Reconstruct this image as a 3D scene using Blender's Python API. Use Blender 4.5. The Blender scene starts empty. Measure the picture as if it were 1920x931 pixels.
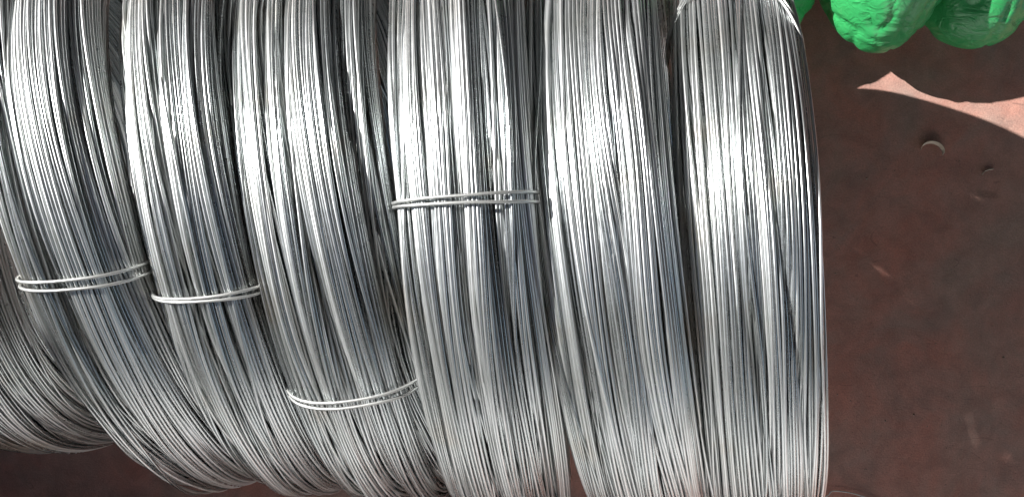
import bpy, math, random
import numpy as np
from mathutils import Matrix, Vector, noise

S = bpy.context.scene
COL = S.collection

# ------------------------------------------------------------------ camera
FPX = 1779.6
def rot(a, b, c):
    return Matrix.Rotation(c, 3, 'Z') @ Matrix.Rotation(a, 3, 'X') @ Matrix.Rotation(b, 3, 'Y')
CAM = Vector((-0.17096, 0.07677, 1.44596))
CR = rot(-0.09722, 0.05101, 0.06371)
cd = bpy.data.cameras.new('camera')
cam = bpy.data.objects.new('camera', cd)
COL.objects.link(cam)
cam.matrix_world = Matrix.Translation(CAM) @ CR.to_4x4()
cd.sensor_width = 36
cd.lens = FPX / 1920 * 36
cd.clip_start = 0.05
cd.clip_end = 600
S.camera = cam

# ------------------------------------------------------------------ light
SUN_DIR = Vector((-1.40, 0.55, 1.0)).normalized()      # towards the sun
elev = math.asin(SUN_DIR.z)
azim = math.atan2(SUN_DIR.x, SUN_DIR.y)                 # clockwise from +Y
w = bpy.data.worlds.new('World')
S.world = w
w.use_nodes = True
nt = w.node_tree
bg = nt.nodes['Background']
sky = nt.nodes.new('ShaderNodeTexSky')
sky.sky_type = 'NISHITA'
sky.sun_disc = False
sky.sun_elevation = elev
sky.sun_rotation = azim
sky.air_density = 1.0
sky.dust_density = 0.6
nt.links.new(sky.outputs[0], bg.inputs[0])
bg.inputs[1].default_value = 0.065
sl = bpy.data.lights.new('sun', 'SUN')
sl.energy = 5.0
sl.angle = math.radians(0.53)
sl.color = (1.0, 0.975, 0.94)
so = bpy.data.objects.new('sun', sl)
COL.objects.link(so)
so.rotation_euler = SUN_DIR.to_track_quat('Z', 'Y').to_euler()
so.location = SUN_DIR * 5

S.view_settings.view_transform = 'Standard'
S.view_settings.look = 'None'
S.view_settings.gamma = 1
S.view_settings.exposure = 1.15
S.render.engine = 'CYCLES'
S.cycles.max_bounces = 8
S.cycles.glossy_bounces = 5
S.cycles.diffuse_bounces = 4
S.cycles.sample_clamp_indirect = 6.0
S.cycles.use_denoising = True

# ------------------------------------------------------------------ helpers
def tag(o, label=None, cat=None, group=None, kind=None):
    if label: o['label'] = label
    if cat: o['category'] = cat
    if group: o['group'] = group
    if kind: o['kind'] = kind
    return o

def link(name, me, parent=None):
    o = bpy.data.objects.new(name, me)
    COL.objects.link(o)
    if parent: o.parent = parent
    return o

def mesh_np(name, V, F, mat, smooth=True):
    """V (n,3), F (m,4) quads"""
    me = bpy.data.meshes.new(name)
    me.vertices.add(len(V)); me.vertices.foreach_set('co', np.ascontiguousarray(V, dtype=np.float32).ravel())
    k = F.shape[1]
    me.loops.add(F.size); me.loops.foreach_set('vertex_index', np.ascontiguousarray(F, dtype=np.int32).ravel())
    me.polygons.add(len(F))
    me.polygons.foreach_set('loop_start', np.arange(0, F.size, k, dtype=np.int32))
    me.update(calc_edges=True)
    me.polygons.foreach_set('use_smooth', np.full(len(F), smooth))
    me.materials.append(mat)
    return me

def tube(P, N, B, r, sides, closed=True):
    """P,N,B (n,3) centre line and frame -> verts, quads"""
    n = len(P)
    a = np.arange(sides) * 2 * np.pi / sides
    V = P[:, None, :] + r * (np.cos(a)[None, :, None] * N[:, None, :] + np.sin(a)[None, :, None] * B[:, None, :])
    i = np.arange(n if closed else n - 1)[:, None]; j = np.arange(sides)[None, :]
    i2 = (i + 1) % n; j2 = (j + 1) % sides
    F = np.stack([i * sides + j, i * sides + j2, i2 * sides + j2, i2 * sides + j], -1).reshape(-1, 4)
    return V.reshape(-1, 3), F

def node_mat(name):
    m = bpy.data.materials.new(name); m.use_nodes = True
    return m, m.node_tree, m.node_tree.nodes['Principled BSDF']

def nd(t, kind, **kw):
    n = t.nodes.new(kind)
    for k, v in kw.items(): setattr(n, k, v)
    return n

def ramp(t, stops):
    n = t.nodes.new('ShaderNodeValToRGB')
    e = n.color_ramp.elements
    while len(e) < len(stops): e.new(0.5)
    for q, (p, c) in zip(e, stops):
        q.position = p; q.color = (*c, 1) if len(c) == 3 else c
    return n

# ------------------------------------------------------------------ materials
def wire_material():
    m, t, b = node_mat('galvanised_wire')
    L = t.links.new
    oi = nd(t, 'ShaderNodeObjectInfo'); gi = nd(t, 'ShaderNodeNewGeometry')
    ad = nd(t, 'ShaderNodeMath', operation='ADD'); L(oi.outputs['Random'], ad.inputs[0]); L(gi.outputs['Random Per Island'], ad.inputs[1])
    fr = nd(t, 'ShaderNodeMath', operation='FRACT'); L(ad.outputs[0], fr.inputs[0])
    tc = nd(t, 'ShaderNodeTexCoord')
    n1 = nd(t, 'ShaderNodeTexNoise'); n1.inputs['Scale'].default_value = 9; n1.inputs['Detail'].default_value = 3
    L(tc.outputs['Object'], n1.inputs['Vector'])
    n2 = nd(t, 'ShaderNodeTexNoise'); n2.inputs['Scale'].default_value = 160; n2.inputs['Detail'].default_value = 4
    L(tc.outputs['Object'], n2.inputs['Vector'])
    cr = ramp(t, [(0.0, (0.40, 0.43, 0.44)), (0.35, (0.58, 0.61, 0.62)), (1.0, (0.78, 0.80, 0.805))])
    L(fr.outputs[0], cr.inputs[0])
    # dull zinc oxide patches
    ox = ramp(t, [(0.40, (1, 1, 1)), (0.58, (0.88, 0.88, 0.86)), (0.72, (0.78, 0.70, 0.62))])
    L(n1.outputs['Fac'], ox.inputs[0])
    mx = nd(t, 'ShaderNodeMix', data_type='RGBA', blend_type='MULTIPLY'); mx.inputs[0].default_value = 1
    L(cr.outputs[0], mx.inputs[6]); L(ox.outputs[0], mx.inputs[7])
    L(mx.outputs[2], b.inputs['Base Color'])
    rr = nd(t, 'ShaderNodeMapRange'); rr.inputs[3].default_value = 0.22; rr.inputs[4].default_value = 0.44
    L(fr.outputs[0], rr.inputs[0])
    ra = nd(t, 'ShaderNodeMath', operation='MULTIPLY_ADD'); ra.inputs[1].default_value = 0.14
    L(n2.outputs['Fac'], ra.inputs[0]); 
    rs = nd(t, 'ShaderNodeMath', operation='SUBTRACT'); rs.inputs[1].default_value = 0.07
    L(rr.outputs[0], ra.inputs[2]); L(ra.outputs[0], rs.inputs[0]); L(rs.outputs[0], b.inputs['Roughness'])
    b.inputs['Metallic'].default_value = 0.9
    bp = nd(t, 'ShaderNodeBump'); bp.inputs['Strength'].default_value = 0.06; bp.inputs['Distance'].default_value = 0.0003
    L(n2.outputs['Fac'], bp.inputs['Height']); L(bp.outputs[0], b.inputs['Normal'])
    return m

def tie_material():
    m, t, b = node_mat('tie_wire_steel')
    b.inputs['Base Color'].default_value = (0.50, 0.51, 0.50, 1)
    b.inputs['Metallic'].default_value = 0.75
    b.inputs['Roughness'].default_value = 0.42
    n = nd(t, 'ShaderNodeTexNoise'); n.inputs['Scale'].default_value = 250
    bp = nd(t, 'ShaderNodeBump'); bp.inputs['Strength'].default_value = 0.3; bp.inputs['Distance'].default_value = 0.0004
    t.links.new(n.outputs['Fac'], bp.inputs['Height']); t.links.new(bp.outputs[0], b.inputs['Normal'])
    return m

def floor_material():
    m, t, b = node_mat('red_painted_concrete')
    L = t.links.new
    tc = nd(t, 'ShaderNodeTexCoord')
    def noi(scale, detail=4, rough=0.55, vec=None, dist=0):
        n = nd(t, 'ShaderNodeTexNoise'); n.inputs['Scale'].default_value = scale; n.inputs['Detail'].default_value = detail
        n.inputs['Roughness'].default_value = rough; n.inputs['Distortion'].default_value = dist
        L(vec or tc.outputs['Object'], n.inputs['Vector']); return n
    def mix(fac, a, c, kind='MIX'):
        x = nd(t, 'ShaderNodeMix', data_type='RGBA', blend_type=kind)
        if isinstance(fac, float): x.inputs[0].default_value = fac
        else: L(fac, x.inputs[0])
        for i, v in ((6, a), (7, c)):
            if isinstance(v, tuple): x.inputs[i].default_value = (*v, 1)
            else: L(v, x.inputs[i])
        return x.outputs[2]
    base = ramp(t, [(0.3, (0.34, 0.235, 0.20)), (0.5, (0.46, 0.240, 0.192)), (0.70, (0.52, 0.212, 0.158))])
    L(noi(9, 6, 0.62, dist=0.6).outputs['Fac'], base.inputs[0])
    wear = ramp(t, [(0.45, (0, 0, 0)), (0.75, (1, 1, 1))])
    L(noi(3.2, 8, 0.66, dist=0.8).outputs['Fac'], wear.inputs[0])
    col = mix(wear.outputs[0], base.outputs[0], (0.38, 0.28, 0.23))
    mott = ramp(t, [(0.32, (0.68, 0.68, 0.68)), (0.62, (1.1, 1.08, 1.06))])
    L(noi(26, 7, 0.7, dist=0.5).outputs['Fac'], mott.inputs[0])
    col = mix(0.75, col, mott.outputs[0], 'MULTIPLY')
    fine = ramp(t, [(0.3, (0.66, 0.66, 0.67)), (0.7, (1.14, 1.12, 1.12))])
    L(noi(420, 3, 0.7).outputs['Fac'], fine.inputs[0])
    col = mix(0.8, col, fine.outputs[0], 'MULTIPLY')
    # scratches and scuffs: thin distorted lines, two directions
    for ang, sc, lo in ((0.9, 15, 0.0045), (-0.5, 11, 0.004), (1.5, 22, 0.005)):
        mp = nd(t, 'ShaderNodeMapping'); mp.inputs['Rotation'].default_value = (0, 0, ang)
        mp.inputs['Scale'].default_value = (sc * 0.22, sc, 1)
        L(tc.outputs['Object'], mp.inputs[0])
        n = noi(1.0, 2, 0.5, mp.outputs[0], 0.3)
        d = nd(t, 'ShaderNodeMath', operation='SUBTRACT'); L(n.outputs['Fac'], d.inputs[0]); d.inputs[1].default_value = 0.5
        a = nd(t, 'ShaderNodeMath', operation='ABSOLUTE'); L(d.outputs[0], a.inputs[0])
        c = nd(t, 'ShaderNodeMath', operation='LESS_THAN'); L(a.outputs[0], c.inputs[0]); c.inputs[1].default_value = lo * 0.5
        g = nd(t, 'ShaderNodeMath', operation='GREATER_THAN'); L(noi(7 + sc * .3, 2).outputs['Fac'], g.inputs[0]); g.inputs[1].default_value = 0.6
        f = nd(t, 'ShaderNodeMath', operation='MULTIPLY'); L(c.outputs[0], f.inputs[0]); L(g.outputs[0], f.inputs[1])
        f2 = nd(t, 'ShaderNodeMath', operation='MULTIPLY'); L(f.outputs[0], f2.inputs[0]); f2.inputs[1].default_value = 0.35
        col = mix(f2.outputs[0], col, (0.10, 0.065, 0.055))
    # one dark smudge
    def blob(cx, cy, rx, ry, amt):
        nonlocal col
        mp = nd(t, 'ShaderNodeMapping'); mp.vector_type = 'TEXTURE'
        mp.inputs['Location'].default_value = (cx, cy, 0); mp.inputs['Scale'].default_value = (rx, ry, 1)
        mp.inputs['Rotation'].default_value = (0, 0, -0.15)
        L(tc.outputs['Object'], mp.inputs[0])
        ln = nd(t, 'ShaderNodeVectorMath', operation='LENGTH'); L(mp.outputs[0], ln.inputs[0])
        nn = noi(60, 4)
        s = nd(t, 'ShaderNodeMath', operation='MULTIPLY_ADD'); L(nn.outputs['Fac'], s.inputs[0]); s.inputs[1].default_value = 1.2; L(ln.outputs['Value'], s.inputs[2])
        r = ramp(t, [(0.75, (amt,) * 3), (1.0, (0, 0, 0))])
        r2 = nd(t, 'ShaderNodeMath', operation='MULTIPLY'); L(s.outputs[0], r2.inputs[0]); r2.inputs[1].default_value = 0.62
        L(r2.outputs[0], r.inputs[0])
        col = mix(r.outputs[0], col, (0.11, 0.075, 0.055))
    q = floor_pt(1851, 364); blob(q.x, q.y, 0.022, 0.007, 0.35)
    L(col, b.inputs['Base Color'])
    rg = ramp(t, [(0.3, (0.5, 0.5, 0.5)), (0.7, (0.72, 0.72, 0.72))]); L(noi(14, 4).outputs['Fac'], rg.inputs[0])
    L(rg.outputs[0], b.inputs['Roughness'])
    bp = nd(t, 'ShaderNodeBump'); bp.inputs['Strength'].default_value = 0.5; bp.inputs['Distance'].default_value = 0.0012
    L(noi(300, 4, 0.7).outputs['Fac'], bp.inputs['Height']); L(bp.outputs[0], b.inputs['Normal'])
    return m

def bag_material():
    m, t, b = node_mat('green_plastic_film')
    L = t.links.new
    tc = nd(t, 'ShaderNodeTexCoord')
    n = nd(t, 'ShaderNodeTexNoise'); n.inputs['Scale'].default_value = 10; n.inputs['Detail'].default_value = 4
    L(tc.outputs['Object'], n.inputs['Vector'])
    cr = ramp(t, [(0.3, (0.025, 0.27, 0.075)), (0.7, (0.04, 0.34, 0.11))]); L(n.outputs['Fac'], cr.inputs[0])
    L(cr.outputs[0], b.inputs['Base Color'])
    b.inputs['Roughness'].default_value = 0.32
    b.inputs['Specular IOR Level'].default_value = 0.45
    # stretched wrinkles of the film
    mp = nd(t, 'ShaderNodeMapping'); mp.inputs['Scale'].default_value = (1, 2.2, 1.6); mp.inputs['Rotation'].default_value = (0, 0, 0.4)
    L(tc.outputs['Object'], mp.inputs[0])
    n2 = nd(t, 'ShaderNodeTexNoise'); n2.inputs['Scale'].default_value = 30; n2.inputs['Detail'].default_value = 3; n2.inputs['Distortion'].default_value = 1.2
    L(mp.outputs[0], n2.inputs['Vector'])
    bp = nd(t, 'ShaderNodeBump'); bp.inputs['Strength'].default_value = 0.5; bp.inputs['Distance'].default_value = 0.008
    L(n2.outputs['Fac'], bp.inputs['Height']); L(bp.outputs[0], b.inputs['Normal'])
    return m

def plain(name, col, rough=0.6, metal=0.0):
    m, t, b = node_mat(name)
    n = nd(t, 'ShaderNodeTexNoise'); n.inputs['Scale'].default_value = 120
    cr = ramp(t, [(0.3, tuple(c * 0.85 for c in col)), (0.7, col)])
    t.links.new(n.outputs['Fac'], cr.inputs[0]); t.links.new(cr.outputs[0], b.inputs['Base Color'])
    b.inputs['Roughness'].default_value = rough; b.inputs['Metallic'].default_value = metal
    return m

def floor_pt(u, v, z=0.0):
    """where the sight line of photograph pixel (u, v) meets height z: used once, to take positions off the photograph"""
    d = CR @ Vector(((u - 960) / FPX, -(v - 465.5) / FPX, -1.0))
    return CAM + d * ((z - CAM.z) / d.z)

WIRE = wire_material(); TIE = tie_material(); BAG = bag_material()

# ------------------------------------------------------------------ ground
ground = mesh_np('ground', np.array([(-150, -150, 0), (150, -150, 0), (150, 150, 0), (-150, 150, 0)], float),
                 np.array([[0, 1, 2, 3]]), floor_material(), False)
tag(link('ground', ground), kind='structure')

# ------------------------------------------------------------------ added walls and roof (unseen: they shade the coils and show in the wire)
def wall(name, label, x0, x1, y0, y1, h, mat):
    V = np.array([(x, y, z) for z in (0, h) for x, y in ((x0, y0), (x1, y0), (x1, y1), (x0, y1))], float)
    F = np.array([[0, 3, 2, 1], [4, 5, 6, 7], [0, 1, 5, 4], [1, 2, 6, 5], [2, 3, 7, 6], [3, 0, 4, 7]])
    o = link(name, mesh_np(name, V, F, mat, False)); tag(o, label, 'added wall'); return o
WALLM = plain('shade_wall_dark', (0.09, 0.10, 0.10), 0.7)
wall('unseen_dark_wall', 'added dark wall out of view beyond the upper edge, for dark reflections', -4, 8, 2.6, 2.8, 4.5, WALLM)  # added out of view so the upper wires reflect something dark
PALE = plain('bounce_wall_pale', (0.74, 0.75, 0.75), 0.8)
o = wall('unseen_bounce_wall', 'added pale wall out of view behind the viewer, brightens the lower wires', -4, 3, -.1, .1, 3.6, PALE)  # unseen reflector, added to lighten the lower half of the coils
o.location = (-.3, -3.3, 0); o.rotation_euler = (0, 0, math.radians(28))
wall('unseen_shade_wall', 'added dark wall out of view left of the row, shades the left coils', -2.6, -2.45, -4.0, 0.62, 1.98, WALLM)  # added out of view to keep sun off the lower left
o = wall('unseen_shade_roof', 'added dark roof out of view overhead, blocks the sky', -3.0, 8, -6, 2.6, .12, WALLM)  # unseen, added to cut sky light from above and darken the floor shadow
o.location.z = 4.5; o['category'] = 'added roof'

# ------------------------------------------------------------------ wire coils
RW = 0.00148                      # wire radius
def harm(rng, amp, n0=1, n1=6, decay=0.8):
    k = np.arange(n0, n1 + 1)
    a = rng.normal(size=len(k)) * amp / k ** decay
    ph = rng.uniform(0, 2 * np.pi, len(k))
    return lambda T: (a[:, None] * np.cos(k[:, None] * T[None, :] + ph[:, None])).sum(0)

def profile(A, Bd, n=720):
    u = np.linspace(0, 2 * np.pi, n, endpoint=False)
    x = A * np.sign(np.cos(u)) * np.abs(np.cos(u)) ** 0.82
    y = Bd * np.sign(np.sin(u)) * np.abs(np.sin(u)) ** 0.82
    p = np.stack([x, y], 1)
    d = np.linalg.norm(np.roll(p, -1, 0) - p, axis=1)
    s = np.concatenate([[0], np.cumsum(d)])
    pc = np.vstack([p, p[:1]])
    return s, pc, s[-1]

def build_coil(seed, R, W, ties, label, loc, yaw, lean, gs, depth=0.088, grooves=3):
    rng = np.random.default_rng(seed)
    root = bpy.data.objects.new('wire_coil', None); COL.objects.link(root)
    root.empty_display_size = 0.05
    root.rotation_euler = (Matrix.Rotation(-yaw, 3, 'Z') @ Matrix.Rotation(lean, 3, 'Y')).to_euler()
    root.location = Vector((loc, 0, R)) - root.rotation_euler.to_matrix() @ Vector((0, 0, R))
    tag(root, label, 'wire coil', 'coils of galvanised wire standing in a row')
    cR = R - depth / 2
    # grooves run round the whole coil where its bundles meet; position is a fraction of the perimeter
    s0, pc0, per0 = profile(W / 2 - RW, depth / 2 - RW)
    gro = []
    top = np.interp(np.pi / 2, np.linspace(0, 2 * np.pi, 721), s0)
    for g in range(grooves):
        c = top + per0 * 0.34 * ((g + 0.5 + rng.uniform(-0.3, 0.3)) / grooves - 0.5)
        gro.append((c / per0, harm(rng, 0.008, 1, 4), rng.uniform(0.0026, 0.0060), gs * rng.uniform(0.005, 0.010)))
    swell = harm(rng, 0.0016, 1, 5)
    xw = harm(rng, 0.0018, 1, 4)
    def tie_pull(T):
        o = np.zeros_like(T)
        for tt in ties: o += np.exp(-((T - tt[0] + np.pi) % (2 * np.pi) - np.pi) ** 2 / 0.02)
        return o
    def strand(layer, s, T, radial):
        s_, pc, per = LAY[layer]
        q = np.mod(s, per)
        x = np.interp(q, s_, pc[:, 0]); y = np.interp(q, s_, pc[:, 1])
        # normal in section
        e = 0.0015
        x1 = np.interp(np.mod(q + e, per), s_, pc[:, 0]); y1 = np.interp(np.mod(q + e, per), s_, pc[:, 1])
        x2 = np.interp(np.mod(q - e, per), s_, pc[:, 0]); y2 = np.interp(np.mod(q - e, per), s_, pc[:, 1])
        tx, ty = x1 - x2, y1 - y2; l = np.hypot(tx, ty) + 1e-9; nx, ny = ty / l, -tx / l
        fr = q / per
        dep = np.zeros_like(T)
        for c, dr, wd, dp in gro:
            dd = (fr * per0 - c * per0 - dr(T)); dd = (dd + per0 / 2) % per0 - per0 / 2
            dep += dp * np.exp(-dd ** 2 / (2 * wd * wd)) * (0.75 + 0.25 * np.cos(2 * T + c * 40))
        o = radial - dep - 0.0012 * tie_pull(T)
        x = x + nx * o + xw(T); y = y + ny * o + swell(T) * np.clip(y / (depth / 2), 0, 1)
        r = cR + y
        P = np.stack([x, -np.sin(T) * r, np.cos(T) * r + R], 1)
        N = np.stack([np.zeros_like(T), -np.sin(T), np.cos(T)], 1)
        B = np.zeros_like(N); B[:, 0] = 1
        return P, N, B
    LAY = [profile(W / 2 - RW - k * 0.0032, depth / 2 - RW - k * 0.0032) for k in range(4)]
    stuffV, stuffF, base = [], [], 0
    count = 0
    for layer, (nseg, sides) in enumerate(((120, 8), (96, 5), (64, 4))):
        T = np.linspace(0, 2 * np.pi, nseg, endpoint=False)
        per = LAY[layer][2]
        s = 0.0
        while s < per - RW * 1.6:
            nk = int(rng.integers(2, 10))
            drift = harm(rng, 0.0026 if layer == 0 else 0.004, 1, 6, 0.7)
            lift = harm(rng, 0.0006, 1, 6, 0.5)
            l0 = rng.uniform(-0.0012, 0.0012)
            spread = harm(rng, 0.05, 1, 5, 0.6)
            for j in range(nk):
                if s > per - RW * 1.6: break
                own = harm(rng, 0.00035, 2, 9, 0.3)
                ownl = harm(rng, 0.0003, 2, 8, 0.3)
                tp = 1 - 0.75 * tie_pull(T)
                ss = s + drift(T) + (j - nk / 2) * 2 * RW * spread(T) + own(T)
                if layer == 0 and rng.random() < 0.06:       # a strand that strays over its neighbours
                    ss = ss + harm(rng, 0.006, 1, 5, 0.5)(T); lf = 0.0022
                else: lf = 0.0
                frac = s / per
                if layer == 2 and 0.55 < frac < 0.95:
                    s += 2 * RW * 1.04; continue
                P, N, B = strand(layer, ss, T, (l0 + lift(T) + ownl(T)) * np.clip(tp, 0.2, 1) + lf)
                V, F = tube(P, N, B, RW, sides)
                outward = layer == 0 and not (0.60 < frac < 0.90)
                if outward and count < 290:
                    link('wire', mesh_np('wire', V, F, WIRE), root); count += 1
                else:
                    stuffV.append(V); stuffF.append(F + base); base += len(V)
                s += 2 * RW * rng.uniform(1.0, 1.10)
            s += RW * rng.choice([0.1, 0.5, 1.2, 2.6], p=[0.42, 0.27, 0.19, 0.12])
    tag(link('inner_wires', mesh_np('inner_wires', np.vstack(stuffV), np.vstack(stuffF), WIRE), root), kind='stuff')
    # ties: each one wire loop round the bundle
    for (T0, gap, slant, sag) in ties:
        for sgn in (-1, 1):
            add_tie(root, R, cR, W, depth, T0 + sgn * gap / 2, slant + sgn * rng.uniform(0.0, 0.01), rng, swell, xw, sag)
    return root

def add_tie(root, R, cR, W, depth, T0, slant, rng, swell, xw, sag):
    s_, pc, per = profile(W / 2 + 0.0016, depth / 2 + 0.0016)
    q = np.linspace(0, per, 120, endpoint=False)
    x = np.interp(q, s_, pc[:, 0]); y = np.interp(q, s_, pc[:, 1])
    wob = harm(rng, 0.0006, 1, 6, 0.4)(q / per * 2 * np.pi)
    Tq = T0 + slant * x / W + sag * (2 * x / W) ** 2 + wob
    dx = xw(Tq); dy = swell(Tq) * np.clip(y / (depth / 2), 0, 1)
    r = cR + y + dy
    P = np.stack([x + dx, -np.sin(Tq) * r, np.cos(Tq) * r + R], 1)
    tan = np.roll(P, -1, 0) - np.roll(P, 1, 0); tan /= np.linalg.norm(tan, axis=1)[:, None]
    B = np.stack([np.zeros_like(Tq), np.cos(Tq), np.sin(Tq)], 1)
    N = np.cross(tan, B); N /= np.linalg.norm(N, axis=1)[:, None]
    V, F = tube(P, N, B, 0.00145, 8)
    link('tie_wire', mesh_np('tie_wire', V, F, TIE), root)

coils = [
    # seed, R, W, ties (angle, gap, slant, sag), x, yaw, lean, groove depth, label
    (11, 0.3150, 0.1520, [(2.9, .03, 0, 0)], -0.7650, -0.1200, -0.0143, 1.2,
     'dark shaded wire coil at the far left, only its lower curve showing'),
    (12, 0.3437, 0.1093, [(.190, .024, .05, 0)], -0.6165, -0.3056, 0.0832, 2.0,
     'leftmost full wire coil, two spread tie wires crossing it left of the row'),
    (13, 0.3382, 0.1072, [(.198, .010, .03, 0)], -0.4967, -0.2439, 0.0576, 1.8,
     'second wire coil from the left, its two tie wires pressed close together'),
    (24, 0.3397, 0.1290, [(.46, .022, .01, 0)], -0.3722, -0.2244, 0.0085, 2.2,
     'wire coil with the lowest pair of tie wires and a deep dark channel'),
    (15, 0.3470, 0.1200, [(-.112, .018, .015, 0)], -0.2396, -0.1560, -0.0085, 1.1,
     'wire coil with a straight pair of tie wires across its middle'),
    (16, 0.3440, 0.1225, [(2.6, .02, 0, 0)], -0.0826, -0.1876, -0.1516, 1.0,
     'brightly lit wire coil with no tie wire in view'),
    (17, 0.3370, 0.1165, [(-.90, .022, .03, .21)], 0.0415, -0.1511, -0.1499, 0.8,
     'rightmost wire coil beside the red floor, tied near the top edge'),
]
roots = []
for seed, R, W, ties, x, yaw, lean, gs, label in coils:
    roots.append(build_coil(seed, R, W, ties, label, x, yaw, lean, gs))

# the row goes on past the left edge of the frame: one more coil, a copy
c2 = roots[0].copy(); COL.objects.link(c2); c2.location.x -= 0.165
tag(c2, 'shaded wire coil at the very end of the row, left of all the others', 'wire coil')
for ch in list(roots[0].children):
    d = ch.copy(); COL.objects.link(d); d.parent = c2

# unseen dark block added past the lower left corner to shade the row's low end
def unseen_shade_block(cx, cy, hx, hy, h):
    V, F = [], []
    n, m_ = 48, 14
    for i in range(m_ + 1):
        f = i / m_
        for j in range(n):
            a = 2 * math.pi * j / n
            x = math.copysign(abs(math.cos(a)) ** 0.35, math.cos(a)); y = math.copysign(abs(math.sin(a)) ** 0.35, math.sin(a))
            k = 1.0 if f < 0.6 else math.sqrt(max(0, 1 - ((f - 0.6) / 0.4) ** 2)) ** 0.7
            z = h * min(1, f / 0.6) * (1 if f < 0.6 else 1) + (0.03 * (f - 0.6) / 0.4 if f > 0.6 else 0)
            w_ = 1 + 0.03 * math.sin(a * 9) * (1 - f)
            V.append((cx + hx * x * k * w_, cy + hy * y * k * w_, z))
    for i in range(m_):
        for j in range(n): F.append((i * n + j, i * n + (j + 1) % n, (i + 1) * n + (j + 1) % n, (i + 1) * n + j))
    o = link('unseen_shade_block', mesh_np('unseen_shade_block', np.array(V), np.array(F), plain('shade_block_black', (0.03, 0.03, 0.032), 0.5)))
    tag(o, 'added dark block out of view, shades the low left end of the coil row', 'added block')
unseen_shade_block(-1.35, -1.22, .80, .46, 1.4)

# ------------------------------------------------------------------ green wrapped bundles
def bundle(name, label, cx, cy, hx, hy, hz, rz, seed, ht, base=0.0):
    n, m_ = 150, 100
    V = []; F = []
    off = Vector((seed * 7.3, seed * 3.1, 0))
    for i in range(m_ + 1):
        ph = -math.pi / 2 + math.pi * i / m_
        for j in range(n):
            th = 2 * math.pi * j / n
            c = math.copysign(abs(math.cos(ph)) ** 0.92, 1)
            d = Vector((c * math.copysign(abs(math.cos(th)) ** 0.95, math.cos(th)), c * math.copysign(abs(math.sin(th)) ** 0.9, math.sin(th)), math.copysign(abs(math.sin(ph)) ** (1.15 if ph > 0 else 1.0), math.sin(ph))))
            q = Vector((d.x * hx, d.y * hy, d.z * (ht if ph > 0 else hz)))
            nrm = Vector((d.x / hx, d.y / hy, d.z / hz)).normalized()
            a = noise.noise(q * 8 + off) * 0.010
            wq = q + Vector((noise.noise(q * 12 + off), noise.noise(q * 12 - off), noise.noise(q * 11 + off * 2))) * 0.02
            f = noise.noise(Vector((wq.x * 30, wq.y * 8, wq.z * 14)) + off)
            k = math.exp(-abs(f) * 14) * -0.006                       # pinched creases
            f = noise.noise(Vector((wq.x * 26, wq.y * 60, wq.z * 40)) + off * 2)
            g = (math.exp(-abs(f) * 6) - 0.4) * 0.0022 * max(0, noise.noise(q * 14 + off * 3) + 0.1) * 2.4
            q += nrm * (a + k + g)
            q.z = max(q.z + hz, 0.002)
            V.append(q[:])
    for i in range(m_):
        for j in range(n):
            F.append((i * n + j, i * n + (j + 1) % n, (i + 1) * n + (j + 1) % n, (i + 1) * n + j))
    o = link(name, mesh_np(name, np.array(V), np.array(F), BAG))
    o.location = (cx, cy, base); o.rotation_euler = (0, 0, rz)
    tag(o, label, 'wrapped bundle', 'green plastic wrapped bundles on the red floor')
    return o

bundle('wrapped_bundle', 'green plastic wrapped bundle half hidden behind the rightmost coil', .080, .500, .112, .27, .080, .0, 1, .085)
bundle('wrapped_bundle', 'middle green wrapped bundle with a bright sunlit patch on its end', .256, .497, .108, .255, .080, .0, 2, .16)
bundle('wrapped_bundle', 'green wrapped bundle at the top right corner, mostly in shade', .412, .518, .120, .255, .062, -.12, 3, .11)

# ------------------------------------------------------------------ small things on the floor
def ribbon(pts, width, thick, up, mat, name):
    P = np.array(pts, float); n = len(P)
    tan = np.gradient(P, axis=0); tan /= np.linalg.norm(tan, axis=1)[:, None]
    U = np.array(up, float); U = U / np.linalg.norm(U, axis=-1, keepdims=True)
    N = np.cross(tan, U)
    wv = np.array(width)[:, None]
    V = []
    for a, b in ((-1, -1), (1, -1), (1, 1), (-1, 1)):
        V.append(P + U * wv * a * 0.5 + N * thick * b * 0.5)
    V = np.stack(V, 1).reshape(-1, 3)
    F = [[i * 4 + j, i * 4 + (j + 1) % 4, (i + 1) * 4 + (j + 1) % 4, (i + 1) * 4 + j] for i in range(n - 1) for j in range(4)]
    F += [[0, 1, 2, 3], [(n - 1) * 4 + 3, (n - 1) * 4 + 2, (n - 1) * 4 + 1, (n - 1) * 4]]
    return mesh_np(name, V, np.array(F), mat, False)

c = floor_pt(1746, 283)
pts, wid, ups = [], [], []
for i in range(29):
    a = math.radians(190 - 195 * i / 28)
    pts.append((0.0165 * math.cos(a), 0.0125 * math.sin(a), 0.0042 + 0.001 * math.sin(max(a, 0))))
    wid.append(0.0045 + 0.0045 * math.sin(math.pi * min(1, (i + 6) / 34)) ** 1.2 - (0.003 if i > 26 else 0))
    ups.append((0.25 * math.cos(a), 0.45, 1.0))
STRIP = plain('pale_plastic', (0.50, 0.43, 0.35), 0.55)
o = link('curled_strip', ribbon(pts, wid, 0.0007, ups, STRIP, 'curled_strip'))
o.location = (c.x, c.y, 0.0); o.rotation_euler = (0, 0, -0.25)
tag(o, 'pale curled strip of plastic lying on the shaded red floor', 'plastic strip')

c = floor_pt(1851, 321)
pts = [(-0.007, -0.005, .0015), (-0.004, 0.0, .002), (0.001, 0.0025, .0024), (0.008, 0.004, .002)]
o = link('bent_shred', ribbon(pts, [.002, .003, .0035, .002], 0.0009, [(0, .5, 1)] * 4, STRIP, 'bent_shred'))
o.location = (c.x, c.y, 0)
tag(o, 'tiny bent pale shred on the floor, right of the curled strip', 'litter')

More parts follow.
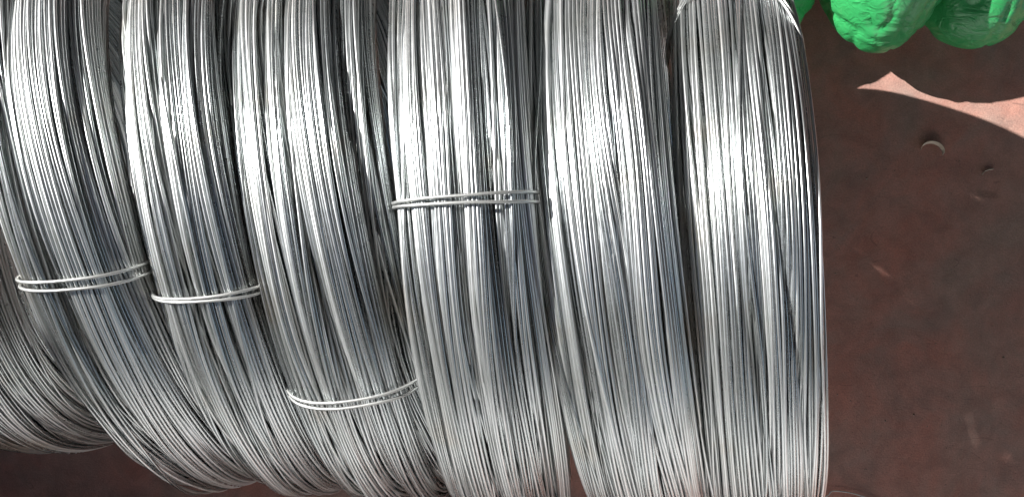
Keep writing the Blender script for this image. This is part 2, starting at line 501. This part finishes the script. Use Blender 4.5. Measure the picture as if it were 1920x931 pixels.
# loose wire end lying on the floor at the foot of the last coil
q = [floor_pt(u, v, .004) for u, v in ((1500, 935), (1535, 932), (1552, 928), (1558, 921), (1568, 919.5), (1590, 922), (1610, 927), (1640, 938), (1680, 960))]
def smooth(q, n=8):
    out = []
    for i in range(len(q) - 1):
        p0 = q[max(i - 1, 0)]; p1 = q[i]; p2 = q[i + 1]; p3 = q[min(i + 2, len(q) - 1)]
        for k in range(n):
            t = k / n
            out.append(0.5 * ((2 * p1) + (p2 - p0) * t + (2 * p0 - 5 * p1 + 4 * p2 - p3) * t * t + (3 * p1 - p0 - 3 * p2 + p3) * t ** 3))
    out.append(q[-1]); return out
P = np.array([v[:] for v in smooth(q)])
tan = np.gradient(P, axis=0); tan /= np.linalg.norm(tan, axis=1)[:, None]
Bz = np.tile([0, 0, 1.0], (len(P), 1)); N = np.cross(tan, Bz)
V, F = tube(P, N, Bz, 0.0009, 6, closed=False)
o = link('loose_wire', mesh_np('loose_wire', V, F, TIE))
tag(o, 'thin loose wire end on the floor at the foot of the rightmost coil', 'wire')

# grit scattered on the floor: one object, nobody could count it
rng = np.random.default_rng(5)
V, F, b0 = [], [], 0
for i in range(2600):
    x = rng.uniform(0.12, 0.85); y = rng.uniform(-0.75, 0.45); r = rng.uniform(0.0003, 0.0009) * (1 + 1.2 * (rng.random() < .05))
    R3 = np.array(Matrix.Rotation(rng.uniform(0, 6.28), 3, 'Z') @ Matrix.Rotation(rng.uniform(0, 3), 3, 'X'))
    o8 = np.array([(1, 0, 0), (0, 1, 0), (-1, 0, 0), (0, -1, 0), (0, 0, 1), (0, 0, -1)], float) * r * rng.uniform(0.5, 1.3, (6, 1))
    V.append(o8 @ R3.T + (x, y, r * 0.5))
    F.append(np.array([(0, 1, 4), (1, 2, 4), (2, 3, 4), (3, 0, 4), (1, 0, 5), (2, 1, 5), (3, 2, 5), (0, 3, 5)]) + b0); b0 += 6
GRIT = plain('grit', (0.30, 0.24, 0.20), 0.9)
tag(link('grit', mesh_np('grit', np.vstack(V), np.vstack(F), GRIT, False)), kind='stuff')
